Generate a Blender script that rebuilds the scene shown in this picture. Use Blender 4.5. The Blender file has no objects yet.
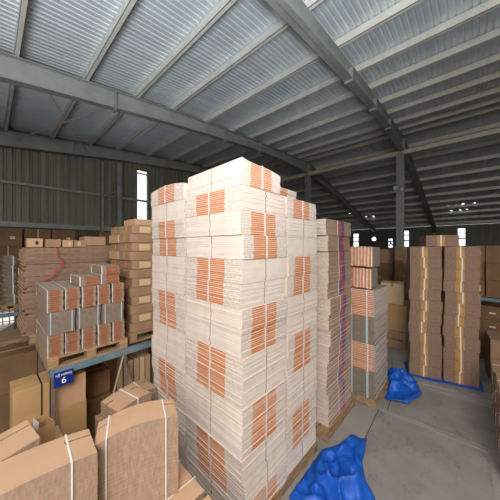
import bpy, bmesh, math, random
from mathutils import Vector, Matrix
R = random.Random(7)
C = bpy.context.scene.collection
rad = math.radians
EYE = 2.5

# ------------------------------------------------------------------ materials
def mat(name, col, rough=0.8, metal=0.0, var=0.12, scale=6.0, bump=0.0, bscale=60.0, stretch=(1, 1, 1), spec=0.3):
    m = bpy.data.materials.new(name); m.use_nodes = True
    nt = m.node_tree; b = nt.nodes['Principled BSDF']
    b.inputs['Roughness'].default_value = rough; b.inputs['Metallic'].default_value = metal
    b.inputs['Specular IOR Level'].default_value = spec
    tc = nt.nodes.new('ShaderNodeTexCoord'); mp = nt.nodes.new('ShaderNodeMapping')
    mp.inputs['Scale'].default_value = stretch
    nt.links.new(tc.outputs['Object'], mp.inputs['Vector'])
    nz = nt.nodes.new('ShaderNodeTexNoise'); nz.inputs['Scale'].default_value = scale; nz.inputs['Detail'].default_value = 5
    nt.links.new(mp.outputs['Vector'], nz.inputs['Vector'])
    rp = nt.nodes.new('ShaderNodeValToRGB')
    lo = [max(0, c * (1 - var)) for c in col]; hi = [min(1, c * (1 + var)) for c in col]
    rp.color_ramp.elements[0].position = 0.3; rp.color_ramp.elements[1].position = 0.7
    rp.color_ramp.elements[0].color = (*lo, 1); rp.color_ramp.elements[1].color = (*hi, 1)
    nt.links.new(nz.outputs['Fac'], rp.inputs['Fac']); nt.links.new(rp.outputs['Color'], b.inputs['Base Color'])
    if bump:
        n2 = nt.nodes.new('ShaderNodeTexNoise'); n2.inputs['Scale'].default_value = bscale
        nt.links.new(mp.outputs['Vector'], n2.inputs['Vector'])
        bp = nt.nodes.new('ShaderNodeBump'); bp.inputs['Strength'].default_value = bump; bp.inputs['Distance'].default_value = 0.01
        nt.links.new(n2.outputs['Fac'], bp.inputs['Height']); nt.links.new(bp.outputs['Normal'], b.inputs['Normal'])
    return m

M = {}
M['white'] = mat('white_board', (.86, .76, .69), .75, var=.05, scale=9)
M['whiteedge'] = mat('white_board_edge', (.74, .65, .59), .85, var=.16, scale=40)
M['orange'] = mat('orange_print', (.68, .25, .09), .7, var=.10, scale=14)
M['dkorange'] = mat('shaded_orange_print', (.38, .13, .055), .8, var=.18, scale=14)  # orange print darkened to put the rack's shade into the colour
M['tan'] = mat('kraft_board', (.60, .38, .24), .8, var=.06, scale=5)
M['tanedge'] = mat('kraft_edge', (.42, .29, .21), .9, var=.18, scale=30, stretch=(3, 3, .6))
M['brown'] = mat('brown_board', (.40, .25, .16), .85, var=.12, scale=5)
M['brownedge'] = mat('brown_edge', (.33, .215, .16), .9, var=.15, scale=30)
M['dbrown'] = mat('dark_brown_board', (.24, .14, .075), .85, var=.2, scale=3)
M['grey'] = mat('grey_board', (.27, .215, .175), .9, var=.12, scale=20)
M['greyedge'] = mat('pale_grey_edge', (.36, .29, .235), .9, var=.2, scale=25)
M['ochre'] = mat('ochre_wrap', (.56, .31, .10), .6, var=.15, scale=9)
M['yellow'] = mat('golden_kraft', (.55, .34, .16), .8, var=.1, scale=4)
M['label'] = mat('buff_label', (.72, .55, .33), .7, var=.08)
M['red'] = mat('red_print', (.55, .06, .05), .7, var=.1)
M['blue'] = mat('blue_print', (.07, .06, .36), .7, var=.1)
M['strap'] = mat('white_strap', (.82, .80, .80), .45, var=.03)
M['bstrap'] = mat('pale_blue_strap', (.45, .62, .70), .45, var=.03)
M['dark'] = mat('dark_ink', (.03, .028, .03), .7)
M['redcord'] = mat('red_cord', (.60, .03, .05), .6)
M['wood'] = mat('pallet_wood', (.40, .26, .15), .85, var=.25, scale=7, stretch=(1, 6, 6))
M['rackblue'] = mat('rack_blue_paint', (.17, .25, .30), .5, var=.18, scale=9)
M['rackpost'] = mat('rack_post_paint', (.20, .15, .12), .6, var=.2, scale=9)
M['rod'] = mat('galvanised_rod', (.52, .47, .38), .5, metal=.2)
M['steel'] = mat('grey_painted_steel', (.34, .36, .35), .5, metal=.25, var=.12, scale=3)
M['purlin'] = mat('galvanised_purlin', (.68, .67, .62), .45, metal=.25, var=.10, scale=4)
M['roof'] = mat('galvanised_roof', (.60, .65, .69), .42, metal=.2, var=.10, scale=1.2, stretch=(.4, 3, 1), spec=.5)
M['clad'] = mat('olive_cladding', (.25, .245, .205), .55, metal=.25, var=.18, scale=1.5, stretch=(3, 3, .3))
M['masonry'] = mat('dusty_masonry', (.16, .115, .08), .95, var=.25, scale=3)
M['concrete'] = mat('concrete_floor', (.36, .335, .31), .75, var=.16, scale=1.6, bump=.15, bscale=40)
M['plate'] = mat('worn_floor_sheet', (.33, .305, .285), .6, var=.14, scale=2.6, bump=.08, bscale=30)
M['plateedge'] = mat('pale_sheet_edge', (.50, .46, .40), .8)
M['tarp'] = mat('blue_tarp', (.012, .12, .60), .4, var=.22, scale=7, bump=.3, bscale=16)
M['sign'] = mat('sign_blue', (.012, .035, .26), .4, var=.03)
M['signwhite'] = mat('sign_white', (.85, .86, .88), .5, var=.02)
M['frame'] = mat('window_frame_paint', (.22, .25, .24), .5)
M['grille'] = mat('purple_grille_paint', (.30, .06, .28), .5)
M['lamp'] = mat('lamp_housing', (.55, .56, .56), .4)
M['paper'] = mat('white_paper', (.78, .76, .74), .8)
M['yard'] = mat('yard_concrete', (.55, .54, .52), .9, var=.1, scale=.8)

def scuffed(m):      # dark scuffs and drag marks on the floor sheets
    nt = m.node_tree; b = nt.nodes['Principled BSDF']; src = b.inputs['Base Color'].links[0].from_socket
    tc = nt.nodes.new('ShaderNodeTexCoord'); mp = nt.nodes.new('ShaderNodeMapping'); mp.inputs['Scale'].default_value = (1.6, 3.2, 1); mp.inputs['Rotation'].default_value = (0, 0, .6)
    n = nt.nodes.new('ShaderNodeTexNoise'); n.inputs['Scale'].default_value = 1.5; n.inputs['Detail'].default_value = 8; n.inputs['Roughness'].default_value = .7
    r = nt.nodes.new('ShaderNodeValToRGB'); r.color_ramp.elements[0].position = .34; r.color_ramp.elements[1].position = .46
    r.color_ramp.elements[0].color = (.72, .70, .69, 1); r.color_ramp.elements[1].color = (1, 1, 1, 1)
    x = nt.nodes.new('ShaderNodeMix'); x.data_type = 'RGBA'; x.blend_type = 'MULTIPLY'; x.inputs[0].default_value = 1
    nt.links.new(tc.outputs['Object'], mp.inputs['Vector']); nt.links.new(mp.outputs['Vector'], n.inputs['Vector']); nt.links.new(n.outputs['Fac'], r.inputs['Fac'])
    nt.links.new(src, x.inputs[6]); nt.links.new(r.outputs['Color'], x.inputs[7]); nt.links.new(x.outputs[2], b.inputs['Base Color'])
scuffed(M['plate'])
def glass_mat():
    m = bpy.data.materials.new('window_glass'); m.use_nodes = True; nt = m.node_tree
    nt.nodes.remove(nt.nodes['Principled BSDF'])
    t = nt.nodes.new('ShaderNodeBsdfTransparent'); g = nt.nodes.new('ShaderNodeBsdfGlossy'); x = nt.nodes.new('ShaderNodeMixShader')
    t.inputs['Color'].default_value = (.95, .97, .97, 1); g.inputs['Roughness'].default_value = .05; x.inputs['Fac'].default_value = .06
    nt.links.new(t.outputs[0], x.inputs[1]); nt.links.new(g.outputs[0], x.inputs[2])
    nt.links.new(x.outputs[0], nt.nodes['Material Output'].inputs['Surface']); return m
M['glass'] = glass_mat()
def lens_mat():
    m = bpy.data.materials.new('lit_lamp_lens'); m.use_nodes = True
    b = m.node_tree.nodes['Principled BSDF']; b.inputs['Base Color'].default_value = (.9, .9, .85, 1)
    b.inputs['Emission Color'].default_value = (1, .97, .88, 1); b.inputs['Emission Strength'].default_value = 6; return m
M['lens'] = lens_mat()

# ------------------------------------------------------------------ mesh helpers
class MB:
    def __init__(s): s.v = []; s.f = []; s.m = []; s.mats = []
    def mi(s, m):
        if m not in s.mats: s.mats.append(m)
        return s.mats.index(m)
    def box(s, x0, y0, z0, x1, y1, z1, m):
        k = s.mi(m); n = len(s.v)
        s.v += [(x0, y0, z0), (x1, y0, z0), (x1, y1, z0), (x0, y1, z0), (x0, y0, z1), (x1, y0, z1), (x1, y1, z1), (x0, y1, z1)]
        for q in ((0, 3, 2, 1), (4, 5, 6, 7), (0, 1, 5, 4), (1, 2, 6, 5), (2, 3, 7, 6), (3, 0, 4, 7)):
            s.f.append([n + i for i in q]); s.m.append(k)
        return s
    def prism(s, pts, z0, z1, em, cap):
        n = len(s.v); c = len(pts); kc = s.mi(cap)
        s.v += [(x, y, z0) for x, y in pts] + [(x, y, z1) for x, y in pts]
        s.f.append([n + i for i in reversed(range(c))]); s.m.append(kc)
        s.f.append([n + c + i for i in range(c)]); s.m.append(kc)
        for i in range(c):
            j = (i + 1) % c
            s.f.append([n + i, n + j, n + c + j, n + c + i]); s.m.append(s.mi(em[i]))
        return s
    def tube(s, p, q, r, m, seg=8):
        p = Vector(p); q = Vector(q); d = (q - p).normalized()
        a = d.orthogonal().normalized(); b = d.cross(a); n = len(s.v); k = s.mi(m)
        for o in (p, q):
            for i in range(seg):
                t = 2 * math.pi * i / seg
                s.v.append(tuple(o + a * (r * math.cos(t)) + b * (r * math.sin(t))))
        for i in range(seg):
            j = (i + 1) % seg
            s.f.append([n + i, n + j, n + seg + j, n + seg + i]); s.m.append(k)
        s.f.append([n + i for i in reversed(range(seg))]); s.m.append(k)
        s.f.append([n + seg + i for i in range(seg)]); s.m.append(k)
        return s
    def mesh(s, name, bevel=0, recalc=False):
        me = bpy.data.meshes.new(name)
        me.from_pydata(s.v, [], s.f)
        for m in s.mats: me.materials.append(M[m])
        me.polygons.foreach_set('material_index', s.m); me.update()
        if bevel or recalc:
            bm = bmesh.new(); bm.from_mesh(me)
            if recalc: bmesh.ops.recalc_face_normals(bm, faces=bm.faces)
            if bevel: bmesh.ops.bevel(bm, geom=list(bm.edges), offset=bevel, segments=2, affect='EDGES', profile=.6)
            bm.to_mesh(me); bm.free()
        return me

def link(name, me, parent=None):
    o = bpy.data.objects.new(name, me); C.objects.link(o)
    if parent: o.parent = parent
    return o
def tag(o, label, cat, group=None, kind=None):
    o['label'] = label; o['category'] = cat
    if group: o['group'] = group
    if kind: o['kind'] = kind
    return o
def thing(name, label, cat, loc, rz=0, group=None, parts=(), tilt=(0, 0)):
    r = link(name, None); r.empty_display_size = .1
    r.location = loc; r.rotation_euler = (rad(tilt[0]), rad(tilt[1]), rad(rz))
    tag(r, label, cat, group)
    for pn, me in parts: link(pn, me, r)
    return r
def struct(name, me, label=None):
    o = link(name, me); o['kind'] = 'structure'
    if label: o['label'] = label
    return o
ORD = ['topmost', 'second', 'third', 'fourth', 'fifth', 'sixth', 'seventh', 'eighth', 'ninth', 'tenth', 'eleventh', 'twelfth', 'thirteenth', 'fourteenth', 'fifteenth', 'sixteenth']
def nth(i): return 'topmost' if i == 0 else ORD[i] + ' from top'

# ---- a strapped bundle of flat cartons: stacked sheets + strap(s)
def bundle(w, d, h, n, edge_y, edge_x, cap, bands=(), notch=True, liner='white', jit=.004, rot=False,
           straps=(0,), smat='strap', sw=.016, bend=None, seed=1, slits=0, stand=False, ragx=0.0, sx=False, lf=.72):
    """sheets w (x) by d (y); bands = (a, b, material) printed on the +-y edges; straps at x positions"""
    r = random.Random(seed); mb = MB(); p = h / n
    def outline(x, y, ins):
        hw, hd = w / 2 - ins, d / 2 - ins
        pts = []; em = []
        bs = sorted(bands)
        cur = -hw
        segs = []
        for a, b, m in bs:
            a = -hw + a * 2 * hw; b = -hw + b * 2 * hw
            if a > cur: segs.append((cur, a, edge_y))
            segs.append((a, b, m)); cur = b
        segs.append((cur, hw, edge_y))
        for a, b, m in segs: pts.append((a, -hd)); em.append(m)
        g = .004; l = min(.07, w * .12)
        if notch:
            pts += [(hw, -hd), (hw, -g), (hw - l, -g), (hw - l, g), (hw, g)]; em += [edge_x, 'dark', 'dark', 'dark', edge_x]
        elif slits:
            y1 = hd * .45; g = .007; l = slits
            pts += [(hw, -hd), (hw, y1 - g), (hw - l, y1 - g), (hw - l, y1 + g), (hw, y1 + g)]; em += [edge_x, edge_x, edge_x, edge_x, edge_x]
        else:
            pts.append((hw, -hd)); em.append(edge_x)
        for a, b, m in reversed(segs): pts.append((b, hd)); em.append(m)
        if notch:
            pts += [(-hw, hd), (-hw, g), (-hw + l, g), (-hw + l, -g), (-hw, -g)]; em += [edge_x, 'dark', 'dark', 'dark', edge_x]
        elif slits:
            y1 = hd * .35
            pts += [(-hw, hd), (-hw, y1 + g), (-hw + l * .7, y1 + g), (-hw + l * .7, y1 - g), (-hw, y1 - g)]; em += [edge_x] * 5
        else:
            pts.append((-hw, hd)); em.append(edge_x)
        return [(a + x, b + y) for a, b in pts], em
    for k in range(n):
        dx, dy = r.uniform(-jit, jit) + r.uniform(-ragx, ragx), r.uniform(-jit, jit)
        z = k * p
        if liner:
            pts, em = outline(dx, dy, .004); mb.prism(pts, z, z + lf * p, em, cap)
            pts, em = outline(dx + r.uniform(-.002, .002), dy + r.uniform(-.002, .002), .003)
            mb.prism(pts, z + (lf + .04) * p, z + .99 * p, [liner] * len(em), cap)
        else:
            pts, em = outline(dx, dy, .004); mb.prism(pts, z, z + (.93 if n < 40 else .97) * p, em, cap)
    me = mb.mesh('cartons')
    if bend:
        bm = bmesh.new(); bm.from_mesh(me)
        for i in range(1, 10):
            bmesh.ops.bisect_plane(bm, geom=list(bm.verts) + list(bm.edges) + list(bm.faces), plane_co=(-w / 2 + w * i / 10, 0, 0), plane_no=(1, 0, 0))
        bmesh.ops.triangulate(bm, faces=[f for f in bm.faces if len(f.verts) > 4])
        for v in bm.verts: v.co.z += bend(v.co.x / (w / 2), v.co.y / (d / 2)) * (v.co.z / h)
        bm.to_mesh(me); bm.free()
    parts = [('cartons', me)]
    sl = []
    for x in straps:
        sb = MB(); t = .002; e = .003; hw = sw / 2
        if sx:      # strap runs the other way round
            D = w / 2 + jit + ragx
            zt = h
            sb.box(-D - t, x - hw, 0, -D, x + hw, zt, smat); sb.box(D, x - hw, 0, D + t, x + hw, zt, smat); sb.box(-D - t, x - hw, zt, D + t, x + hw, zt + t, smat)
        else:
            D = d / 2 + .001
            zt = h + (bend(x / (w / 2), 0) if bend else 0)
            sb.box(x - hw, -D - t - e, 0, x + hw, -D - e + .002, zt, smat); sb.box(x - hw, D + e - .002, 0, x + hw, D + e + t, zt, smat)
            sb.box(x - hw, -D - t - e, zt, x + hw, D + t + e, zt + t, smat)
        sl.append(('strap', sb.mesh('strap')))
    parts += sl
    T = None
    if rot: T = Matrix.Rotation(rad(90), 4, 'Z')
    if stand:
        T = Matrix.Translation((0, 0, w / 2)) @ Matrix.Rotation(rad(90), 4, 'Y') @ Matrix.Translation((0, 0, -h / 2))
    if T is not None:
        for _, m_ in parts: m_.transform(T)
    return parts

# ---- closed carton with tape
def carton(w, d, h, m='tan', tape='label', label=None, tm='ochre', strap=None):
    mb = MB(); mb.box(-w / 2, -d / 2, 0, w / 2, d / 2, h, m)
    parts = [('body', mb.mesh('carton_body', bevel=.006))]
    t = MB(); e = .0015
    t.box(-w / 2 - e, -.025, h - .09, -w / 2, .025, h, tm).box(-w / 2 - e, -.025, h, w / 2 + e, .025, h + e, tm).box(w / 2, -.025, h - .09, w / 2 + e, .025, h, tm)
    parts.append(('tape', t.mesh('tape')))
    f = MB()
    f.box(-w / 2 - .0008, -d / 2 - .0008, h - .012, w / 2 + .0008, d / 2 + .0008, h - .009, 'dark')
    if label:
        lb = MB(); lw, lh, ox = label
        lb.box(ox - lw / 2, -d / 2 - .002, h * .5 - lh / 2, ox + lw / 2, -d / 2 - .0002, h * .5 + lh / 2, tape)
        parts.append(('label_patch', lb.mesh('label_patch')))
    if strap:
        for x in strap:
            s = MB(); D = d / 2
            s.box(x - .006, -D - .003, 0, x + .006, -D, h, 'strap').box(x - .006, -D - .003, h, x + .006, D + .003, h + .003, 'strap').box(x - .006, D, 0, x + .006, D + .003, h, 'strap')
            parts.append(('strap', s.mesh('strap')))
    return parts

# ---- wooden pallet
_pal = {}
def pallet(loc, w, d, label, h=.12, rz=0, group='wooden pallets under the loads'):
    key = (w, d, h)
    if key not in _pal:
        n = max(5, int(d / .15)); dk = MB(); st = d / n
        for i in range(n): dk.box(-w / 2, -d / 2 + i * st + .01, h - .022, w / 2, -d / 2 + (i + 1) * st - .01, h, 'wood')
        ps = [('deck', dk.mesh('deck'))]
        for x in (-w / 2 + .05, 0, w / 2 - .05):
            r = MB().box(x - .045, -d / 2, .02, x + .045, d / 2, h - .022, 'wood'); ps.append(('runner', r.mesh('runner')))
        for y in (-d / 2 + .06, 0, d / 2 - .06): ps.append(('base_board', MB().box(-w / 2, y - .05, 0, w / 2, y + .05, .02, 'wood').mesh('base_board')))
        _pal[key] = ps
    return thing('wooden_pallet', label, 'pallet', loc, rz, group, _pal[key])

# ------------------------------------------------------------------ building
def roofz(x):   # height of the sheeting underside
    P = [(-6, 5.75), (0, 6.27), (3.5, 6.66), (7, 6.97), (11.66, 7.2), (24.6, 4.12)]
    for (a, za), (b, zb) in zip(P, P[1:]):
        if x <= b: return za + (zb - za) * (x - a) / (b - a)
    return P[-1][1]
XE = 24.4; YW = 11.0
mb = MB(); mb.box(-6, -9, -.25, XE + .3, YW + .3, 0, 'concrete'); struct('floor', mb.mesh('floor'))
mb = MB(); mb.box(-70, -70, -.4, 90, 90, -.26, 'yard'); struct('ground', mb.mesh('ground'))

def corrugated(name, L0, L1, fn, period, depth, brk, holes=(), m='roof', pat=(0, .55, .68, .87)):
    """profile runs along L, sheet points = fn(l, s, off) for s in brk"""
    ls = []; n = int((L1 - L0) / period)
    for i in range(n + 1):
        b = L0 + i * period
        for q, o in zip(pat, (0, 0, 1, 1)): ls.append((b + q * period, o * depth))
    mb = MB(); k = mb.mi(m); nb = len(brk)
    for l, o in ls:
        for s in brk: mb.v.append(fn(l, s, o))
    for i in range(len(ls) - 1):
        for j in range(nb - 1):
            lm = (ls[i][0] + ls[i + 1][0]) / 2; sm = (brk[j] + brk[j + 1]) / 2
            if any(abs(lm - hl) < hw and abs(sm - hs) < hh for hl, hs, hw, hh in holes): continue
            mb.f.append([i * nb + j, i * nb + j + 1, (i + 1) * nb + j + 1, (i + 1) * nb + j]); mb.m.append(k)
    o = struct(name, mb.mesh(name))
    sd = o.modifiers.new('thickness', 'SOLIDIFY'); sd.thickness = .004
    return o
holes = [(y * .88, x, a, b) for y, x, a, b in ((-.25, 9.3, .03, .04), (.05, 9.25, .03, .05), (.25, 9.3, .06, .05), (.42, 9.25, .03, .05), (.62, 9.3, .05, .06), (.95, 9.25, .03, .04),
         (3.35, 9.3, .04, .05), (3.55, 9.3, .03, .05), (3.75, 9.25, .03, .05), (2.2, 8.5, .03, .05), (5.8, 8.5, .03, .05), (3.1, 8.2, .04, .04), (3.3, 8.2, .04, .04),
         (-.2, 20.2, .04, .08), (.4, 20.2, .05, .08), (.8, 20.3, .04, .08), (1.2, 20.3, .05, .08), (.2, 21.2, .05, .08), (.6, 21.2, .05, .08), (1.1, 21.2, .05, .08), (7.2, 21.0, .06, .08), (6.6, 21.1, .06, .08), (7.8, 20, .06, .08), (8.3, 20, .06, .08))]
brk = [-6, 0, 3.5, 7] + [8.0 + .1 * i for i in range(18)] + [11.66] + [19.6 + .15 * i for i in range(14)] + [24.75]
corrugated('ceiling', -9, YW + .2, lambda l, s, o: (s, l, roofz(s) + .02 + o), .11, .016, brk, holes)
corrugated('wall_left', -1.5, XE, lambda l, s, o: (l, YW + .02 + o, s), .21, .035, [3.322, 3.9, 4.2, 5.95, 7.8],
           [(4.72, 4.0, .22, .1 * 9), (4.72, 5.0, .22, .9)], 'clad')
# masonry below the cladding, with the openings left free
mb = MB(); mb.box(.6, YW, 0, 4.55, YW + .2, 3.22, 'masonry'); mb.box(5.09, YW, 0, XE, YW + .2, 3.22, 'masonry')
mb.box(-1.5, YW, 0, -.45, YW + .2, 3.22, 'masonry'); mb.box(-.45, YW, .75, .6, YW + .2, 3.22, 'masonry')
mb.box(4.55, YW, 0, 5.09, YW + .2, 3.22, 'masonry')
struct('wall_left_base', mb.mesh('wall_left_base'))
mb = MB(); mb.box(-1.5, YW - .06, 3.16, XE, YW, 3.318, 'steel'); struct('trim_1', mb.mesh('trim'))
mb = MB(); mb.box(-1.5, YW - .07, 4.55, XE, YW - .01, 4.63, 'steel'); struct('trim_2', mb.mesh('trim'))
# far wall
WT = roofz(XE) + .012
wy = [(8.0, 8.6, 2.4, 3.85), (5.08, 5.52, 2.4, 3.3), (3.86, 4.42, 2.4, 3.95), (.25, .78, 2.55, 3.98)]
mbw = MB()
def fw(y0, y1, z0, z1): mbw.box(XE, y0, z0, XE + .08, y1, z1, 'clad')
edges = sorted(wy, key=lambda t: t[0]); cur = -9
for y0, y1, z0, z1 in edges:
    fw(cur, y0, 0, WT); fw(y0, y1, 0, z0)
    if z1 < WT: fw(y0, y1, z1, WT)
    cur = y1
fw(cur, YW, 0, WT)
yy = -9
while yy < YW:
    if not any(y0 - .1 < yy < y1 + .1 for y0, y1, _, _ in wy): mbw.box(XE - .03, yy, 0, XE, yy + .06, WT - .05, 'clad')
    yy += .28
struct('wall_far', mbw.mesh('wall_far'))
mb = MB(); mb.box(4.5, -9, 0, XE, -8.9, 5.6, 'clad'); struct('blocker_wall_right', mb.mesh('blocker_wall_right'))  # unseen wall, added to keep light off the right side
mb = MB(); mb.box(-6.1, 1.5, 0, -6, YW, 6.4, 'clad'); mb.box(-6.1, -9, 0, -6, -6.5, 6.4, 'clad'); mb.box(-6.1, -6.5, 4.6, -6, 1.5, 6.4, 'clad'); struct('blocker_wall_near', mb.mesh('blocker_wall_near'))  # unseen wall with an invented doorway, added to hold back sky light
mb = MB(); mb.box(-6, -9, 0, 4.5, -8.9, 7.2, 'clad'); struct('blocker_wall_behind', mb.mesh('blocker_wall_behind'))  # unseen wall, added to close the open side against sky light
mb = MB(); mb.box(-6, YW, 0, -1.5, YW + .1, 7.2, 'clad'); struct('wall_left_end', mb.mesh('wall_left_end'))
# far windows with frames and glass
for i, (y0, y1, z0, z1) in enumerate(wy):
    f = MB(); t = .05
    f.box(XE - .02, y0, z0, XE + .09, y0 + t, z1, 'frame').box(XE - .02, y1 - t, z0, XE + .09, y1, z1, 'frame')
    f.box(XE - .02, y0, z0, XE + .09, y1, z0 + t, 'frame').box(XE - .02, y0, z1 - t, XE + .09, y1, z1, 'frame')
    if i != 1:
        f.box(XE - .02, y0, z0 + (z1 - z0) * .40, XE + .09, y1, z0 + (z1 - z0) * .46, 'frame').box(XE - .02, y0, z0 + (z1 - z0) * .70, XE + .09, y1, z0 + (z1 - z0) * .73, 'frame')
    w = struct('window_%d' % (i + 1), f.mesh('window'))
    g = MB().box(XE + .03, y0, z0, XE + .04, y1, z1, 'glass'); link('pane', g.mesh('pane'), w)
    if i == 1:      # dark cut-out figure stuck on the lit pane
        s = MB(); yc = (y0 + y1) / 2
        for (a, b, c, d_, r) in ((.06, .80, .06, .81, .07), (.05, .70, -.02, .45, .06), (.05, .66, .17, .52, .035), (.02, .66, -.16, .60, .035), (-.02, .46, .10, .22, .045), (-.03, .46, -.14, .28, .045), (-.14, .28, -.17, .24, .04)):
            s.tube((XE + .015, yc + a, z0 + b), (XE + .02, yc + c + .002, z0 + d_), r, 'dark')
        link('decal', s.mesh('decal'), w)
# slot window in the left wall
f = MB(); x0, x1, z0, z1 = 4.49, 4.95, 3.34, 5.85
f.box(x0 - .04, YW - .03, z0, x0, YW + .08, z1, 'frame').box(x1, YW - .03, z0, x1 + .04, YW + .08, z1, 'frame').box(x0 - .04, YW - .03, z1 - .04, x1 + .04, YW + .08, z1, 'frame')
w = struct('window_5', f.mesh('window'))
link('pane', MB().box(x0, YW + .03, z0, x1, YW + .036, z1, 'glass').mesh('pane'), w)
# low grille opening at the foot of the left wall
f = MB()
for i in range(8): f.box(-.45 + i * .15 - .012, YW + .05, 0, -.45 + i * .15 + .012, YW + .08, .75, 'grille')
for i in range(5): f.box(-.45, YW + .05, .08 + i * .15, .6, YW + .08, .10 + i * .15, 'grille')
struct('window_6', f.mesh('window'))

# rafters: tapered I beams
def rafter(Y, label, ds=1.0):
    mb = MB(); k = mb.mi('steel')
    def depth(x): return depth0(x) * (ds if x < 9 else ds + (1 - ds) * min(1, (x - 9) / 2.6))
    def depth0(x):
        if x < 5: return .58 - .18 * (x + 4) / 9 if x > -4 else .58
        if x < 9: return .40
        if x < 11.67: return .40 + .18 * (x - 9) / 2.66
        return max(.34, .58 - .24 * (x - 11.66) / 3)
    xs = [-6, -3, 0, 2, 3.5, 5, 7, 9, 10.2, 11, 11.66, 12.4, 14, 16, 18, 21, 24.3]
    fl = .1; t = .018
    def strip(yh, fz0, fz1):
        n = len(mb.v)
        for x in xs:
            a, b = fz0(x), fz1(x)
            mb.v.extend([(x, Y - yh, a), (x, Y + yh, a), (x, Y + yh, b), (x, Y - yh, b)])
        for i in range(len(xs) - 1):
            o = n + 4 * i
            for q in range(4):
                r = (q + 1) % 4
                mb.f.append([o + q, o + 4 + q, o + 4 + r, o + r]); mb.m.append(k)
        mb.f.append([n, n + 1, n + 2, n + 3]); mb.m.append(k)
        o = n + 4 * (len(xs) - 1); mb.f.append([o + 3, o + 2, o + 1, o]); mb.m.append(k)
    top = lambda x: roofz(x) - .17
    strip(fl, lambda x: top(x) - t, top)
    strip(fl, lambda x: top(x) - depth(x), lambda x: top(x) - depth(x) + t)
    strip(.006, lambda x: top(x) - depth(x), top)
    for x in (2.1, 5.7, 7.6, 9.3, 11.66):      # splice plates
        mb.box(x - .015, Y - fl, top(x) - depth(x) - .05, x + .015, Y + fl, top(x) - .01, 'steel')
    struct('rafter', mb.mesh('rafter', recalc=True), label)
for Y, l in ((-2.1, 'steel roof rafter behind the camera side'), (2.10, 'steel roof rafter running down to the middle column'), (6.47, 'long tapered steel rafter across the upper left'), (10.75, 'steel rafter along the top of the left wall')):
    rafter(Y, l, .72 if 0 < Y < 3 else .95)
# purlins: C sections along Y
px = [-3, -1.9, -.8, .36, 1.5, 2.62, 3.66, 4.9, 6.05, 7.08, 8.1, 9.0, 9.95, 10.7, 11.35, 12.5, 13.6, 14.7, 15.8, 16.9, 18, 19.1, 20.2, 21.3, 22.4, 23.5]
for x in px:
    z = roofz(x) + .012; w = .075
    mb = MB(); mb.box(x - w / 2, -9, z - .18, x + w / 2, YW, z - .173, 'purlin').box(x - w / 2, -9, z - .17, x - w / 2 + .006, YW, z - .01, 'purlin').box(x - w / 2, -9, z - .012, x + w / 2, YW, z - .006, 'purlin')
    mb.box(x + w / 2 - .006, -9, z - .18, x + w / 2, YW, z - .15, 'purlin').box(x - w / 2, -9, z - .18, x - w / 2 + .006, YW, z - .165, 'purlin')
    struct('purlin', mb.mesh('purlin'))
# ridge line beam and columns
mb = MB(); mb.box(11.55, -9, 6.33, 11.77, YW, 6.36, 'purlin').box(11.55, -9, 6.36, 11.57, YW, 6.5, 'purlin'); struct('trim_3', mb.mesh('trim'))
def column(x, y, top, w, label):
    mb = MB(); h = w / 2
    mb.box(x - h, y - h, 0, x - h + .015, y + h, top, 'steel').box(x + h - .015, y - h, 0, x + h, y + h, top, 'steel').box(x - h, y - .006, 0, x + h, y + .006, top, 'steel')
    mb.box(x - h - .06, y - h - .06, 0, x + h + .06, y + h + .06, .02, 'steel')
    struct('column', mb.mesh('column'), label)
column(11.66, 2.17, 6.42, .25, 'grey steel column behind the brown stack')
column(11.66, 6.47, 6.42, .25, 'grey steel column behind the tall white stack')
column(3.65, 10.75, 6.0, .2, 'wide grey column at the left wall')
column(3.08, 10.88, 5.9, .09, 'thin grey wall post left of the wide column')
column(24.2, 2.17, 3.65, .18, 'far wall column'); column(24.2, 6.47, 3.65, .18, 'far wall column by the figure window')
mb = MB(); mb.tube((3.08, 10.85, 4.5), (3.65, 10.75, 4.85), .025, 'steel'); struct('trim_4', mb.mesh('trim'))
# roof bracing rods
for a, b in (((.71, 6.5, 5.95), (2.5, 10.7, 6.1)), ((2.07, 6.5, 6.0), (.61, 10.7, 5.95))):
    mb = MB(); mb.tube(a, b, .014, 'rod'); struct('brace_rod', mb.mesh('brace_rod'))
# floodlights on the column and a bulb on the far beam
def flood(loc, s, label, lit='lamp'):
    h = MB().tube((0, 0, 0), (-.16 * s, 0, -.02), .13 * s, 'lamp', 16); a = MB().box(0, -.03, -.03, .16, .03, .03, 'steel'); l = MB().tube((-.161 * s, 0, -.02), (-.17 * s, 0, -.021), .11 * s, lit, 16)
    thing('floodlight', label, 'lamp', loc, 0, None, [('housing', h.mesh('housing')), ('bracket', a.mesh('bracket')), ('lens', l.mesh('lens'))])
flood((11.42, 2.28, 4.95), .65, 'round grey floodlight on the steel column, left one of the pair')
flood((11.42, 2.05, 4.85), .5, 'small round floodlight lower on the right of the steel column')
flood((23.9, 6.47, 3.25), 1.4, 'glowing round lamp under the far end of the sloping beam', 'lens')

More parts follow.
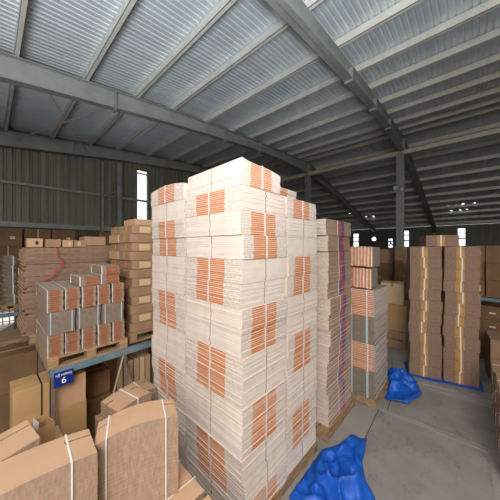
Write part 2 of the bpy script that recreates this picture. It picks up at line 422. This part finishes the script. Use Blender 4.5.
# ------------------------------------------------------------------ main white stack (2 x 2 piles)
HB = .2068; HM = .2035; PB = .122
V = {}
for i in range(3):
    for D, dd in (('F', .84), ('B', .77)):
        V['R', D, i] = bundle(.635, dd, HM, 11, 'whiteedge', 'white', 'white', [(.20, .74, 'orange')], seed=10 + i, straps=(-.01,))
        V['L', D, i] = bundle(dd, .635, HM, 11, 'whiteedge', 'white', 'white', [(.26, .76, 'orange')], seed=20 + i, rot=True, straps=(.01,))
droop = lambda x, y: -.035 * abs(x) ** 2
V['RT'] = bundle(.52, .85, HM, 11, 'whiteedge', 'white', 'white', [(.20, .74, 'orange')], seed=31, straps=(-.01,), bend=lambda x, y: .03 * (-x - .2) * abs(x))
V['LT'] = bundle(.77, .645, HM, 11, 'whiteedge', 'white', 'white', [(.26, .76, 'orange')], seed=32, rot=True, straps=(.01,), bend=droop)
piles = {
 'front': ((1.725, 1.80), 'RLRRLLRRLLRRLLR'),
 'left': ((1.735, 2.635), 'LRLLRRLLRRLLRRL'),
 'right': ((2.395, 1.805), 'RLLRRLLRRLLRRL'),
 'back': ((2.40, 2.64), 'RLRRLLRRLLRRLLR')}
pallet((1.735, 2.2, 0), 0.66, 1.64, 'wooden pallet under the front and left piles of the tall white stack')
pallet((2.40, 2.2, 0), 0.65, 1.64, 'wooden pallet under the right and back piles of the tall white stack')
for pn, ((cx, cy), seq) in piles.items():
    n = len(seq); lx = ly = 0
    for i, ch in enumerate(seq):
        z = PB + (n - 1 - i) * HB
        parts = V[ch, 'F' if pn in ('front', 'right') else 'B', R.randrange(3)]
        if i == 0 and pn in ('front', 'left'): parts = V['RT'] if ch == 'R' else V['LT']
        off = (R.uniform(-.012, .012), R.uniform(-.012, .012)); rz = R.uniform(-1.0, 1.0)
        if i == 0: off = (-.045, -.005) if pn == 'front' else (-.01, 0); rz = -2.5 if pn == 'front' else R.uniform(-2, 2)
        if pn == 'back' and i == 0: off = (.03, -.02)
        side = 'right' if ch == 'R' else 'left'
        thing('carton_bundle', 'white carton bundle, orange band facing %s, %s in the %s white pile' % (side, nth(i), pn),
              'carton bundle', (cx + off[0], cy + off[1], z), rz, 'white carton bundles of the tall central stack', parts)

thing('carton_bundle', 'short white carton bundle with orange band set back on top of the right white pile', 'carton bundle', (2.36, 1.83, PB + 14 * HB + .004), 1, 'white carton bundles of the tall central stack',
      bundle(.42, .50, .155, 9, 'whiteedge', 'white', 'white', [(.12, .52, 'orange')], seed=36, straps=()))
# ------------------------------------------------------------------ second stack: pale cartons with red and blue print
pallet((3.40, 1.80, 0), .98, .92, 'wooden pallet under the stack printed red and blue')
V2 = [bundle(.82, .76, .208, 12, 'tanedge', 'whiteedge', 'white', [(.47, .585, a), (.585, .70, b)], seed=40 + i, straps=(), notch=False, liner='tanedge', jit=.006) for i, (a, b) in enumerate((('red', 'blue'), ('blue', 'red'), ('red', 'blue')))]
V2 = [p + [('strap', MB().box(-.09, -.388, 0, -.08, -.385, .211, 'strap').mesh('strap'))] for p in V2]
for i in range(13):
    z = PB + (12 - i) * .2115; q = R.uniform(-.03, .03)
    thing('carton_bundle', 'pale carton bundle with red and blue print, %s of its single stack' % nth(i), 'carton bundle',
          (3.44 + q - (.06 if i < 2 else 0), 1.755 + R.uniform(-.015, .015), z), R.uniform(-1.5, 1.5) + (-3 if i == 0 else 0), 'red and blue printed carton bundles', V2[i % 3])

# ------------------------------------------------------------------ third stack: orange and grey bundles beside it
pallet((4.43, 1.53, 0), .82, .92, 'wooden pallet under the strapped orange and grey bundles')
VOr = bundle(.90, .78, .42, 15, 'greyedge', 'whiteedge', 'greyedge', [(.04, .47, 'orange'), (.53, .96, 'orange')], seed=51, straps=(-.34, -.10), notch=False, jit=.009, rot=True, liner='whiteedge', lf=.62)
VG = bundle(.90, .78, .42, 22, 'grey', 'whiteedge', 'grey', [], seed=52, straps=(-.34, -.10), notch=False, jit=.005, rot=True, liner='grey', smat='bstrap', sw=.03)
for i, (ps, nm) in enumerate(((VOr, 'orange printed carton bundle'), (VG, 'grey carton bundle with two pale straps'), (VOr, 'orange printed carton bundle'), (VG, 'grey carton bundle with two pale straps'))):
    thing('carton_bundle', '%s, %s of four in the strapped stack' % (nm, nth(i)), 'carton bundle', (4.43 + R.uniform(-.015, .015), 1.54, PB + (3 - i) * .425), R.uniform(-1.5, 1.5), 'wide orange and grey bundles of the third stack', ps)
VS = bundle(.325, .38, .56, 11, 'whiteedge', 'whiteedge', 'greyedge', [], seed=53, straps=(), notch=False, jit=.010, liner='orange', stand=True, lf=.45)
for i in range(2):
    thing('carton_bundle', 'upright bundle of orange and white sheets, %s one on the grey strapped stack' % ('upper' if i == 0 else 'lower'), 'carton bundle',
          (4.31, 1.42 + .03 * i, PB + 1.705 + (1 - i) * .352), 88 + 3 * i, 'upright orange bundles on the third stack', VS)

# ------------------------------------------------------------------ right brown stack
V4 = [bundle(.50, .62, .2025, 14, 'brownedge', 'brownedge', 'brown', [(.42, .66, 'ochre')], seed=60 + i, notch=False, liner=None, jit=.006, rot=True, straps=(.02 + .02 * (i - 1),), sw=.022) for i in range(3)]
mb = MB(); mb.box(-.42, -.78, 0, .50, .78, .035, 'plate')
ply = tag(link('floor_sheet', mb.mesh('floor_sheet', bevel=.004)), 'grey board sheet on the floor under the brown carton stack', 'board'); ply.location = (5.80, .42, 0); ply.rotation_euler.z = rad(14)
a0 = rad(14)
def on_d(t, s):     # local frame of the stack: s along its front, t into depth
    return (5.62 + t * math.cos(a0) - s * math.sin(a0), .38 + t * math.sin(a0) + s * math.cos(a0))
for col, (s, nm) in enumerate(((.262, 'left'), (-.262, 'right'))):
    for i in range(12):
        x, y = on_d(.33 + R.uniform(-.012, .012) , s + R.uniform(-.012, .012) - .002 * (11 - i))
        thing('carton_bundle', 'brown carton bundle with ochre band, %s of the %s column on blue tarp' % (nth(i), nm), 'carton bundle',
              (x, y, .05 + (11 - i) * .2050), 14 + R.uniform(-1.5, 1.5), 'brown carton bundles of the right stack', V4[R.randrange(3)])
x, y = on_d(.33, .02)
thing('carton_bundle', 'single brown carton bundle lying across the top of the right stack', 'carton bundle', (x, y,   .05 + 12 * .2050 + .004), 18, 'brown carton bundles of the right stack', V4[1])

# ------------------------------------------------------------------ floor sheets and tarps
def slab(name, x0, y0, x1, y1, h, label, rz=0):
    mb = MB(); w, d = (x1 - x0) / 2, (y1 - y0) / 2; mb.box(-w, -d, 0, w, d, h, 'plate')
    o = tag(link(name, mb.mesh(name, bevel=.002)), label, 'board'); o.location = ((x0 + x1) / 2, (y0 + y1) / 2, 0); o.rotation_euler.z = rad(rz)
    link('highlight_edge', MB().box(w - .012, -d, h, w, d, h + .001, 'plateedge').mesh('highlight_edge'), o); link('dark_edge', MB().box(-w, d - .008, h, w, d, h + .001, 'dark').mesh('dark_edge'), o); return o  # pale strip paints in the edge highlight; dark strip marks the gap
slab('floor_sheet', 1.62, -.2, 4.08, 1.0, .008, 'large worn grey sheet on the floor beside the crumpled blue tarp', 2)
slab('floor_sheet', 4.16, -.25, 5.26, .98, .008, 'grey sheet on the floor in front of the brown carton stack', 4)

from mathutils import noise
def tarp(pts, amp, label, seed, flat=None, nr=48, na=110, base=.012):
    cx = sum(p[0] for p in pts) / len(pts); cy = sum(p[1] for p in pts) / len(pts)
    # boundary resampled
    per = []
    m = len(pts)
    for i in range(na):
        t = i / na * m; k = int(t); f = t - k
        a, b = pts[k % m], pts[(k + 1) % m]; per.append((a[0] + (b[0] - a[0]) * f, a[1] + (b[1] - a[1]) * f))
    mb = MB(); k = mb.mi('tarp'); sv = Vector((seed * 3.1, seed * 1.7, seed))
    def hgt(x, y, e):
        p = Vector((x, y, 0)) + sv
        r = 1 - abs(noise.noise(p * 2.3)) * 2.0; r2 = 1 - abs(noise.noise(p * 5.5 + Vector((3, 1, 2)))) * 2
        q = .5 + .5 * noise.noise(p * 1.2)
        hh = amp * (max(0, r) ** 2 * .65 * q * 1.6 + max(0, r2) ** 2 * .45 + max(0, 1 - abs(noise.noise(p * 12)) * 2.2) ** 2 * .05 + .05)
        if flat: hh *= flat(x, y)
        return base + hh * min(1, .25 + e * 2.2)
    mb.v.append((cx, cy, hgt(cx, cy, 1)))
    for j in range(1, nr + 1):
        s = j / nr
        for i in range(na):
            bx, by = per[i]; w = 1 + .05 * noise.noise(Vector((bx * 6, by * 6, seed))) * s
            x = cx + (bx - cx) * s * w; y = cy + (by - cy) * s * w
            mb.v.append((x, y, hgt(x, y, 1 - s)))
    for i in range(na): mb.f.append([0, 1 + i, 1 + (i + 1) % na]); mb.m.append(k)
    for j in range(nr - 1):
        for i in range(na):
            a = 1 + j * na; b = a + na; i2 = (i + 1) % na
            mb.f.append([a + i, b + i, b + i2, a + i2]); mb.m.append(k)
    me = mb.mesh('tarp'); me.shade_smooth()
    o = tag(link('tarp', me), label, 'tarp')
    sd = o.modifiers.new('t', 'SOLIDIFY'); sd.thickness = .004; sd.offset = 1
    return o
tarp([(2.02, 1.33), (2.45, 1.33), (2.80, 1.33), (2.88, 1.25), (3.22, 1.14), (3.30, .98), (2.92, .92), (2.66, .80), (2.52, .66), (2.2, .8), (1.95, .95), (1.85, 1.2)], .19, 'crumpled blue tarp on the floor beside the tall white stack', 2)
tarp([(4.36, 1.04), (4.44, .72), (4.9, .6), (5.28, .72), (5.40, .95), (5.36, 1.24), (5.0, 1.2), (4.92, 1.04)], .24, 'crumpled blue tarp on the floor left of the brown stack', 5)
x0, y0 = on_d(-.10, .5); 
tarp([on_d(-.03, .55), on_d(-.09, .2), on_d(-.06, -.15), on_d(-.08, -.56), on_d(.55, -.62), on_d(.62, 0), on_d(.55, .56)], .0, 'blue tarp spread flat under the brown carton stack', 8, base=.04)

# ------------------------------------------------------------------ storage rack on the left
def rack(name, label, loc, xs, ys, top, parts_extra=()):
    r = thing(name, label, 'rack', loc)
    for x in xs:
        for y in ys:
            link('post', MB().box(x - .02, y - .02, 0, x + .02, y - .014, top, 'rackpost').box(x - .02, y - .02, 0, x - .014, y + .02, top, 'rackpost').box(x - .03, y - .03, 0, x + .03, y + .03, .008, 'rackpost').mesh('post'), r)
    for y in ys:
        link('beam', MB().box(xs[0] - .02, y - .022, top - .075, xs[-1] + .02, y + .022, top, 'rackblue').mesh('beam'), r)
    for x in xs:
        link('crossbar', MB().box(x - .022, ys[0], top - .07, x + .022, ys[-1], top - .003, 'rackblue').mesh('crossbar'), r)
    for n_, me in parts_extra: link(n_, me, r)
    return r
br1 = MB().tube((1.13, 3.16, 1.18), (.84, 3.16, .1), .011, 'rod').mesh('brace')
br2 = MB().tube((1.15, 3.19, 1.18), (1.42, 3.19, .1), .011, 'rackpost').mesh('brace')
rack('storage_rack', 'blue beamed storage rack on the left carrying pallets of cartons', (0, 0, 0), (.44, 1.14, 1.9, 2.7), (3.17, 4.12, 5.1, 6.1), 1.24, [('brace', br1), ('brace', br2)])
# number sign
def text_mesh(s, size, m):
    cu = bpy.data.curves.new('t', 'FONT'); cu.body = s; cu.size = size; cu.align_x = 'CENTER'; cu.align_y = 'CENTER'; cu.extrude = .001; cu.offset = size * .012
    o = bpy.data.objects.new('t', cu); C.objects.link(o)
    dg = bpy.context.evaluated_depsgraph_get(); me = bpy.data.meshes.new_from_object(o.evaluated_get(dg))
    bpy.data.objects.remove(o); me.materials.clear(); me.materials.append(M[m])
    me.transform(Matrix.Rotation(rad(90), 4, 'X')); return me
s = thing('sign_plate', 'small blue rack number sign with white lettering on the rack corner', 'sign', (.53, 3.136, 1.128), 0)
link('plate', MB().box(-.082, -.004, -.075, .082, .004, .075, 'sign').mesh('plate', bevel=.002), s)
t1 = text_mesh('KỆ HÀNG', .031, 'signwhite'); t1.transform(Matrix.Translation((0, -.006, .042))); link('lettering', t1, s)
t2 = text_mesh('6', .088, 'signwhite'); t2.transform(Matrix.Translation((0, -.006, -.020))); link('numeral', t2, s)

# pallet load of russet and grey bundles
ZD = 1.24
pallet((.785, 3.58, ZD), .78, .86, 'wooden pallet on the rack under the russet and grey bundles')
VR = [bundle(.143, .82, .228, 11, 'greyedge', 'tanedge', 'greyedge', [(.18, .80, 'dkorange')], seed=70 + i, notch=False, liner='grey', jit=.005, straps=(-.064,), smat='strap', sw=.006) for i in range(2)]
VQ = bundle(.24, .82, .228, 16, 'grey', 'tanedge', 'grey', [], seed=75, notch=False, liner='grey', jit=.004, straps=(-.09, .09), smat='bstrap', sw=.010)
rows = ['bottom', 'middle', 'top']; cols = ['leftmost', 'second', 'middle', 'fourth', 'rightmost']
for l in range(3):
    for c in range(3 if l == 1 else 5):
        if l == 1: ps, nm, cn_, x = VQ, 'blue strapped grey carton bundle', ('left', 'centre', 'right')[c], .518 + .252 * c
        else: ps, nm, cn_, x = VR[c % 2], 'russet banded carton bundle', cols[c], .468 + .152 * c
        thing('carton_bundle', '%s, %s of the %s row on the front rack pallet' % (nm, cn_, rows[l]), 'carton bundle', (x + R.uniform(-.002, .002), 3.60 + R.uniform(-.015, .015), ZD + .12 + .2315 * l), R.uniform(-.3, .3), 'russet and grey bundles on the front rack pallet', ps)
VRs = bundle(.20, .42, .105, 6, 'greyedge', 'tanedge', 'greyedge', [(.25, .95, 'dkorange')], seed=77, notch=False, liner='grey', jit=.006, straps=(-.1,), sw=.01)
zt = ZD + .12 + .231 * 3
for (x, z, l) in ((1.01, zt + .003, 'right lower'), (1.01, zt + .113, 'right upper'), (.79, zt + .003, 'left')):
    thing('carton_bundle', 'small russet carton bundle on top of the front rack pallet, %s one of three' % l, 'carton bundle', (x, 3.45, z), R.uniform(-1, 1), 'small russet bundles on top', VRs)
# tall stack of brown sheets behind
pallet((.80, 4.60, ZD), .90, .86, 'wooden pallet on the rack under the tall brown sheet stack')
V5 = [bundle(.95, .84, .0915, 4, 'brownedge', 'tan', 'brown', [], seed=80 + i, notch=False, liner=None, jit=.012, straps=(), ragx=.02) for i in range(3)]
for i in range(12):
    ps = V5[i % 3] + ([('strap', MB().box(-.495, -.06, 0, -.492, -.01, .09, 'paper').mesh('strap'))] if i == 3 else [])
    thing('board_bundle', 'bundle of ragged brown board sheets, %s of the tall rack stack' % nth(i), 'board bundle', (.78 + R.uniform(-.02, .02), 4.60 + R.uniform(-.01, .01), ZD + .12 + (11 - i) * .0945), R.uniform(-1.2, 1.2), 'brown board bundles on the rack', ps)
zt = ZD + .12 + 12 * .0945
# red cord hanging down its front
cd = MB(); P = [(.62, 4.16, zt + .004), (.63, 4.13, zt - .02), (.64, 4.135, zt - .12), (.70, 4.13, zt - .2), (.66, 4.13, zt - .28), (.62, 4.13, zt - .33), (.58, 4.13, zt - .40), (.50, 4.13, zt - .44)]
for a, b in zip(P, P[1:]): cd.tube(a, b, .006, 'redcord', 6)
tag(link('cord', cd.mesh('cord')), 'thin red cord hanging down the front of the tall brown sheet stack', 'cord')
# cartons on top of it
for (x, y, w, d, h, m, lab, nm) in ((.42, 4.42, .16, .3, .115, 'tan', (.03, .05, .02), 'small tan carton with dark mark, leftmost on the tall rack stack'),
        (.60, 4.42, .17, .3, .11, 'brown', None, 'small dark brown carton beside the marked one on the rack stack'),
        (.765, 4.42, .12, .3, .10, 'tan', (.03, .06, .02), 'narrow tan carton in the middle of the rack stack top'),
        (.92, 4.42, .16, .3, .10, 'brown', (.04, .06, -.02), 'brown carton third from the right on the rack stack top')):
    thing('carton', nm, 'carton', (x, y, zt + .004), R.uniform(-3, 3), 'small cartons on the brown sheet stack', carton(w, d, h, m, 'dark' if 'mark' in nm and 'beside' not in nm else 'label', lab))
for (x, y, z, w, d, h, m, nm) in ((1.45, 5.3, ZD, .62, .5, .5, 'brown', 'lowest of three brown cartons behind the sheet stack'), (1.45, 5.3, ZD + .502, .62, .5, .42, 'brown', 'middle of three brown cartons behind the sheet stack'), (1.48, 5.3, ZD + .924, .66, .5, .36, 'brown', 'wide brown carton peeking over the right end of the sheet stack'), (1.33, 5.3, ZD + 1.29, .34, .4, .16, 'tan', 'small tan carton on the wide brown one behind the sheet stack')):
    thing('carton', nm, 'carton', (x, y, z), R.uniform(-2, 2), None, carton(w, d, h, m))
# wavy stack at the far left end of the rack
VW = bundle(.17, .5, .188, 7, 'grey', 'brownedge', 'tan', [], seed=90, notch=False, liner=None, jit=.01, straps=(.05,), ragx=.015)
rack('storage_rack', 'narrow low rack at the far left beyond the main rack', (0, 0, 0), (.0, .40), (6.5, 7.5), 1.24)
pallet((.20, 6.95, ZD), .44, .6, 'small pallet at the far left under the grey sheet bundles')
for i in range(5):
    thing('board_bundle', 'grey and tan bundle of wavy sheets, %s of the short far left stack' % nth(i), 'board bundle', (.27 + .02 * math.sin(i * 2), 6.95, ZD + .12 + (4 - i) * .192), R.uniform(-6, 6), 'wavy sheet bundles at the far left', VW)

# tall tan carton stack on the rack, right
pallet((1.66, 3.70, ZD), .86, .90, 'wooden pallet on the rack under the tall tan carton stack')
T1 = carton(.385, .395, .116, 'brown', 'label', (.15, .085, -.02)); T2 = carton(.385, .395, .116, 'tan', 'label', None); T3 = carton(.385, .395, .116, 'brown', 'label', None)
for l in range(12):
    for ix in range(2):
        for iy in range(2):
            nm = '%s layer of the tall rack pile, %s %s' % (nth(11 - l), 'front' if iy == 0 else 'rear', 'left' if ix == 0 else 'right')
            lab = iy == 0 and l % 2 == 1
            col = 'brown carton with buff label, ' if lab else ('plain brown carton, ' if (l + iy) % 2 == 0 else 'plain tan carton, ')
            thing('carton', col + nm, 'carton', (1.455 + .402 * ix + (.014 if l % 2 else -.008) + R.uniform(-.004, .004), 3.49 + .412 * iy + R.uniform(-.004, .004), ZD + .122 + l * .1197), R.uniform(-.6, .6), 'flat cartons of the tall rack stack', T1 if lab else (T3 if (l + iy) % 2 == 0 else T2))
zt2 = ZD + .122 + 12 * .1197
for ix, nm in ((0, 'left'), (1, 'right')):
    thing('carton', 'tan carton capping the front of the tall rack pile, %s one' % nm, 'carton', (1.52 + .40 * ix, 3.50 + .03, zt2), R.uniform(-1, 1), 'flat cartons of the tall rack stack', carton(.38, .39, .085, 'tan', 'label', None))

# cartons stored under the rack
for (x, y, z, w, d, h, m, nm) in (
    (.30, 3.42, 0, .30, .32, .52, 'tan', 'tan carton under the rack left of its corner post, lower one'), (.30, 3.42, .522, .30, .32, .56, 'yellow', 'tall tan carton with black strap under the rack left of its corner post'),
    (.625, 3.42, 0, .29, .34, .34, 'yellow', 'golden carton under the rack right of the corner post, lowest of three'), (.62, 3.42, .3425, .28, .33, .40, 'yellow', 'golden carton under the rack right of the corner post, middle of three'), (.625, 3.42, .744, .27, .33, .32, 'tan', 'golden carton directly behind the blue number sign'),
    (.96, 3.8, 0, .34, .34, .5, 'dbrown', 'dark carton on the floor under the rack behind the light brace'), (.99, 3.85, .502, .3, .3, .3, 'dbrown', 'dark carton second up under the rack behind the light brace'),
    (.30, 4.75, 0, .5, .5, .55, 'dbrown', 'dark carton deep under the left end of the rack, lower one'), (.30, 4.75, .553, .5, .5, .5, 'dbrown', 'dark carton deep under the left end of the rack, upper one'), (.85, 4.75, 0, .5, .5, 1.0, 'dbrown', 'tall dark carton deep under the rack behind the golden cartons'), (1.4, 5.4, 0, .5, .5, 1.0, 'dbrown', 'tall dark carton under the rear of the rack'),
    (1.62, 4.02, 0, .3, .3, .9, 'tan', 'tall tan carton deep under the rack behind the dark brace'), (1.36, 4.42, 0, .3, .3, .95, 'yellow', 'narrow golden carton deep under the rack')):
    st = (.06,) if 'black strap' in nm else None
    t = thing('carton', nm, 'carton', (x, y, z), R.uniform(-3, 3), None, carton(w, d, h, m))
    if st: link('strap', MB().box(.06, -d / 2 - .004, 0, .072, -d / 2, h, 'dark').box(.06, -d / 2 - .004, h, .072, d / 2, h + .004, 'dark').mesh('strap'), t)
for i, x in enumerate((1.28, 1.36, 1.44, 1.52)):
    mb = MB(); mb.box(-.03, -.2, 0, .03, .2, .98, 'tan' if i % 2 else 'label')
    o = tag(link('board_pack', mb.mesh('board_pack', bevel=.004)), 'upright pack of pale boards under the rack, %s of four' % ('leftmost', 'second', 'third', 'rightmost')[i], 'board pack', 'upright board packs under the rack'); o.location = (x, 3.55, 0)
# wooden trestle at the far left
t = thing('wooden_trestle', 'rough wooden trestle at the far left beside the rack', 'trestle', (.28, 5.6, 0))
link('top', MB().box(-.16, -.35, 1.0, .14, .35, 1.05, 'wood').mesh('top'), t)
for x in (-.12, .10):
    for y in (-.3, .3): link('leg', MB().box(x - .03, y - .025, 0, x + .03, y + .025, 1.0, 'wood').mesh('leg'), t)

rack('storage_rack', 'small dark shelf under the leftmost carton column at the left wall', (0, 0, 0), (.07, .63), (9.36, 9.84), 1.0)
# dark carton wall far behind the rack
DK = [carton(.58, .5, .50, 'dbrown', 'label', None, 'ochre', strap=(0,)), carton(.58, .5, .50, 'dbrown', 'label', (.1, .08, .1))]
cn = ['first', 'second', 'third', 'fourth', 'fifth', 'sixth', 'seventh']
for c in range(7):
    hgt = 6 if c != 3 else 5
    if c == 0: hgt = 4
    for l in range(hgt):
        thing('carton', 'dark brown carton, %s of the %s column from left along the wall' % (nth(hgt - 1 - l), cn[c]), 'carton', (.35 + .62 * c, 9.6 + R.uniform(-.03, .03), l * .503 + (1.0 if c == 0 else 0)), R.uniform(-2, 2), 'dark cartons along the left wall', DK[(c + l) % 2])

# ------------------------------------------------------------------ foreground kraft bundles
arch = lambda x, y: .035 * (1 - x * x)
# low base bundles they stand on
pallet((.52, 1.33, 0), .98, .96, 'wooden pallet under the kraft bundles in the foreground')
BL = bundle(.47, .46, .175, 10, 'tanedge', 'tanedge', 'tan', [], seed=100, notch=False, liner=None, jit=.006, straps=(-.1, .1), slits=.1, sw=.008, sx=True)
for l in range(4):
    for (x, y, nm) in ((.27, 1.085, 'near left'), (.775, 1.085, 'near right'), (.27, 1.575, 'far left'), (.775, 1.575, 'far right')):
        thing('carton_bundle', 'kraft bundle at the %s of the foreground pallet, %s of four layers' % (nm, nth(3 - l)), 'carton bundle', (x, y, .12 + l * .178), 0, 'kraft bundles on the foreground pallet', BL)
ZB = .12 + 4 * .178
FB = bundle(.49, .22, .50, 46, 'tanedge', 'tanedge', 'tan', [], seed=101, notch=False, liner=None, jit=.0012, straps=(-.18, .16), slits=.09, bend=lambda x, y: .045 * (1 - x * x) + .01 * x, sw=.008)
thing('carton_bundle', 'arched kraft carton bundle with two white straps in the foreground beside the white stack', 'carton bundle', (.682, 1.645, ZB + .003), -21, 'large kraft bundles in the foreground', FB)
FB2 = bundle(.62, .25, .52, 46, 'tanedge', 'tanedge', 'tan', [], seed=102, notch=False, liner=None, jit=.0012, straps=(.19,), slits=.13, bend=lambda x, y: .03 * (1 - x * x), sw=.009)
thing('carton_bundle', 'long kraft carton bundle with a white strap at the lower left corner of the photo', 'carton bundle', (.112, 1.672, ZB + .003), -4, 'large kraft bundles in the foreground', FB2)
# second low pile behind, carrying the small strapped bundles
pallet((.15, 2.32, 0), .6, .8, 'wooden pallet behind the foreground kraft bundles')
LB = carton(.54, .74, .40, 'tan')
thing('carton', 'large tan carton on the pallet behind the foreground bundles, lower one', 'carton', (.15, 2.32, .12), 0, None, LB)
thing('carton', 'large tan carton on the pallet behind the foreground bundles, upper one', 'carton', (.15, 2.32, .522), 1, None, LB)
SB = bundle(.46, .28, .36, 20, 'tanedge', 'tanedge', 'tan', [], seed=103, notch=False, liner=None, jit=.003, straps=(-.02,), slits=.14, bend=lambda x, y: .03 * x, sw=.012)
thing('carton_bundle', 'small slotted kraft bundle with white strap behind the lower left bundle', 'carton bundle', (-.03, 2.08, .925), 8, None, SB)
op = thing('carton', 'open tan carton with white paper sticking out near the rack corner post', 'carton', (.27, 2.45, .925), 12, None, [])
mb = MB(); w, d, h, t = .06, .08, .22, .004
mb.box(-w, -d, 0, w, d, t, 'yellow').box(-w, -d, 0, -w + t, d, h, 'yellow').box(w - t, -d, 0, w, d, h, 'yellow').box(-w, -d, 0, w, -d + t, h, 'yellow').box(-w, d - t, 0, w, d, h, 'yellow')
link('body', mb.mesh('body'), op)
pp = MB().box(-.03, -.05, .05, -.027, .05, .25, 'paper').mesh('paper'); link('paper', pp, op)

# strapped bundle between rack and white stack
thing('carton', 'large brown carton on the floor between the rack and the white stack', 'carton', (.98, 2.57, 0), 0, None, carton(.5, .5, .78, 'brown'))
SB2 = bundle(.36, .30, .19, 12, 'tanedge', 'tanedge', 'tan', [], seed=104, notch=False, liner=None, jit=.003, straps=(.02,), slits=.09, bend=lambda x, y: .02 * (1 - x * x), sw=.016)
thing('carton_bundle', 'slotted brown bundle with one white strap below the rack braces', 'carton bundle', (.95, 2.58, .783), 12, None, SB2)
thing('carton_bundle', 'slotted brown bundle partly hidden by the left edge of the white stack', 'carton bundle', (1.22, 2.985, .583), 3, None, [(a, b) for a, b in SB2])
thing('carton', 'brown carton under the hidden slotted bundle beside the white stack', 'carton', (1.22, 3.0, 0), 0, None, carton(.3, .24, .58, 'brown'))

# ------------------------------------------------------------------ middle distance, between third stack and brown stack
pallet((7.2, 1.55, 0), .9, .9, 'lower of two wooden pallets under the wide tan carton', .22, group='stacked pallets in the middle distance')
pallet((7.2, 1.55, .22), .9, .9, 'upper of two wooden pallets under the wide tan carton', .22, group='stacked pallets in the middle distance')
thing('carton', 'wide tan carton on two pallets between the third and right stacks', 'carton', (7.2, 1.55, .44), 8, None, carton(.85, .8, .62, 'yellow', 'paper', (.12, .04, .2)))
thing('carton', 'cream carton standing on the wide tan carton', 'carton', (7.15, 1.50, 1.062), 8, None, carton(.5, .5, .52, 'label'))
for (x, y, n, w, h, nm) in ((10.0, 2.45, 5, .8, .48, 'left'), (10.4, 1.75, 5, .62, .5, 'right')):
    for i in range(n):
        thing('carton', 'dark brown carton, %s of the %s pile behind the cream carton' % (nth(n - 1 - i), nm), 'carton', (x + R.uniform(-.03, .03), y, i * (h + .003)), R.uniform(-3, 3), 'dark cartons behind the cream carton', carton(w, .6, h, 'dbrown' if i < n - 1 else 'brown', 'dkorange', (.2, .3, 0)))
for j in range(3):
    for i in range(4):
        thing('carton', 'dark carton %s of the %s far pile below the far windows' % (nth(3 - i), ('left', 'middle', 'right')[j]), 'carton', (14.5, 3.6 + j * 1.0, i * .6), R.uniform(-3, 3), 'dark cartons below the far windows', DK[j % 2] if False else carton(.9, .9, .59, 'dbrown'))

# ------------------------------------------------------------------ right edge: rack with dark cartons, low stacks
rack('storage_rack', 'low grey blue rack at the right edge holding dark cartons', (0, 0, 0), (7.2, 8.2), (-2.2, -1.0, .22), 1.42)
for c in range(4):
    for l in range(3):
        thing('carton', 'dark carton with buff label, %s of the %s column on the right rack' % (nth(2 - l), ('leftmost', 'second', 'third', 'rightmost')[c]), 'carton', (7.55 + R.uniform(-.02, .02), .0 - .46 * c, 1.421 + l * .37), -90 + R.uniform(-2, 2), 'dark cartons on the right edge rack', carton(.44, .55, .365, 'dbrown', 'label', (.12, .14, .1)))
for l in range(4):
    thing('carton', 'dark carton on the floor beneath the right rack, %s of its pile' % nth(3 - l), 'carton', (7.7, -.25, l * .30), -90, 'dark cartons beneath the right rack', carton(.6, .5, .297, 'dbrown', 'paper', (.1, .03, .1)))
thing('carton', 'brown carton on the floor just right of the brown stack', 'carton', (6.55, -.55, 0), 4, None, carton(.7, .62, .82, 'brown'))
V6 = bundle(.56, .5, .148, 8, 'brownedge', 'brownedge', 'brown', [], seed=110, notch=False, liner=None, jit=.008, straps=(0,), sw=.012)
for c in range(3):
    for l in range(5):
        thing('carton_bundle', 'brown sheet bundle, low row at right edge, %s in the %s pile' % (nth(4 - l), ('near', 'middle', 'far')[c]), 'carton bundle', (3.95 + .58 * c + R.uniform(-.01, .01), -.50 + R.uniform(-.012, .012), l * .150), R.uniform(-1.5, 1.5), 'brown bundles in the low right row', V6)

# ------------------------------------------------------------------ light
W = bpy.data.worlds.new('sky'); bpy.context.scene.world = W; W.use_nodes = True
bg = W.node_tree.nodes['Background']; bg.inputs['Color'].default_value = (.94, .97, 1.0, 1); bg.inputs['Strength'].default_value = 1.6
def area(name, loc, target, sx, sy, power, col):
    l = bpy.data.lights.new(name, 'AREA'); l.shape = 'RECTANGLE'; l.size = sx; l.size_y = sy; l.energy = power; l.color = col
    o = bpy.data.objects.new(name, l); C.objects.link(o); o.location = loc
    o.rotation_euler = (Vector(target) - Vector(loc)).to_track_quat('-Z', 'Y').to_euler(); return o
area('front_fill', (-2.1, -1.8, 4.7), (2.0, 1.8, 1.4), 2.6, 2.2, 270, (1, .90, .79))  # added fill light inside the building, standing in for daylight
area('roof_fill', (-2.7, -2.3, .5), (-.5, .5, 6.8), 4, 2.2, 390, (.92, .97, 1)).data.spread = rad(85)  # added fill light aimed up to brighten the near roof
sl = bpy.data.lights.new('sun', 'SUN'); sl.energy = 3; sl.angle = rad(1); sl.color = (1, .9, .75)
so = bpy.data.objects.new('sun', sl); C.objects.link(so); so.rotation_euler = Vector((-.35, -.8, -.62)).to_track_quat('-Z', 'Y').to_euler()

# ------------------------------------------------------------------ camera
cd = bpy.data.cameras.new('camera'); cam = bpy.data.objects.new('camera', cd); C.objects.link(cam)
cam.location = (0, 0, EYE); cam.rotation_euler = (rad(90), 0, rad(-47.4)); cd.sensor_width = 36; cd.lens = 240 / 500 * 36
cd.shift_y = -3 / 500; cd.clip_start = .05; cd.clip_end = 300
S = bpy.context.scene; S.camera = cam
S.view_settings.view_transform = 'Standard'; S.view_settings.look = 'None'; S.view_settings.gamma = 1; S.view_settings.exposure = .1; S.view_settings.use_curve_mapping = False
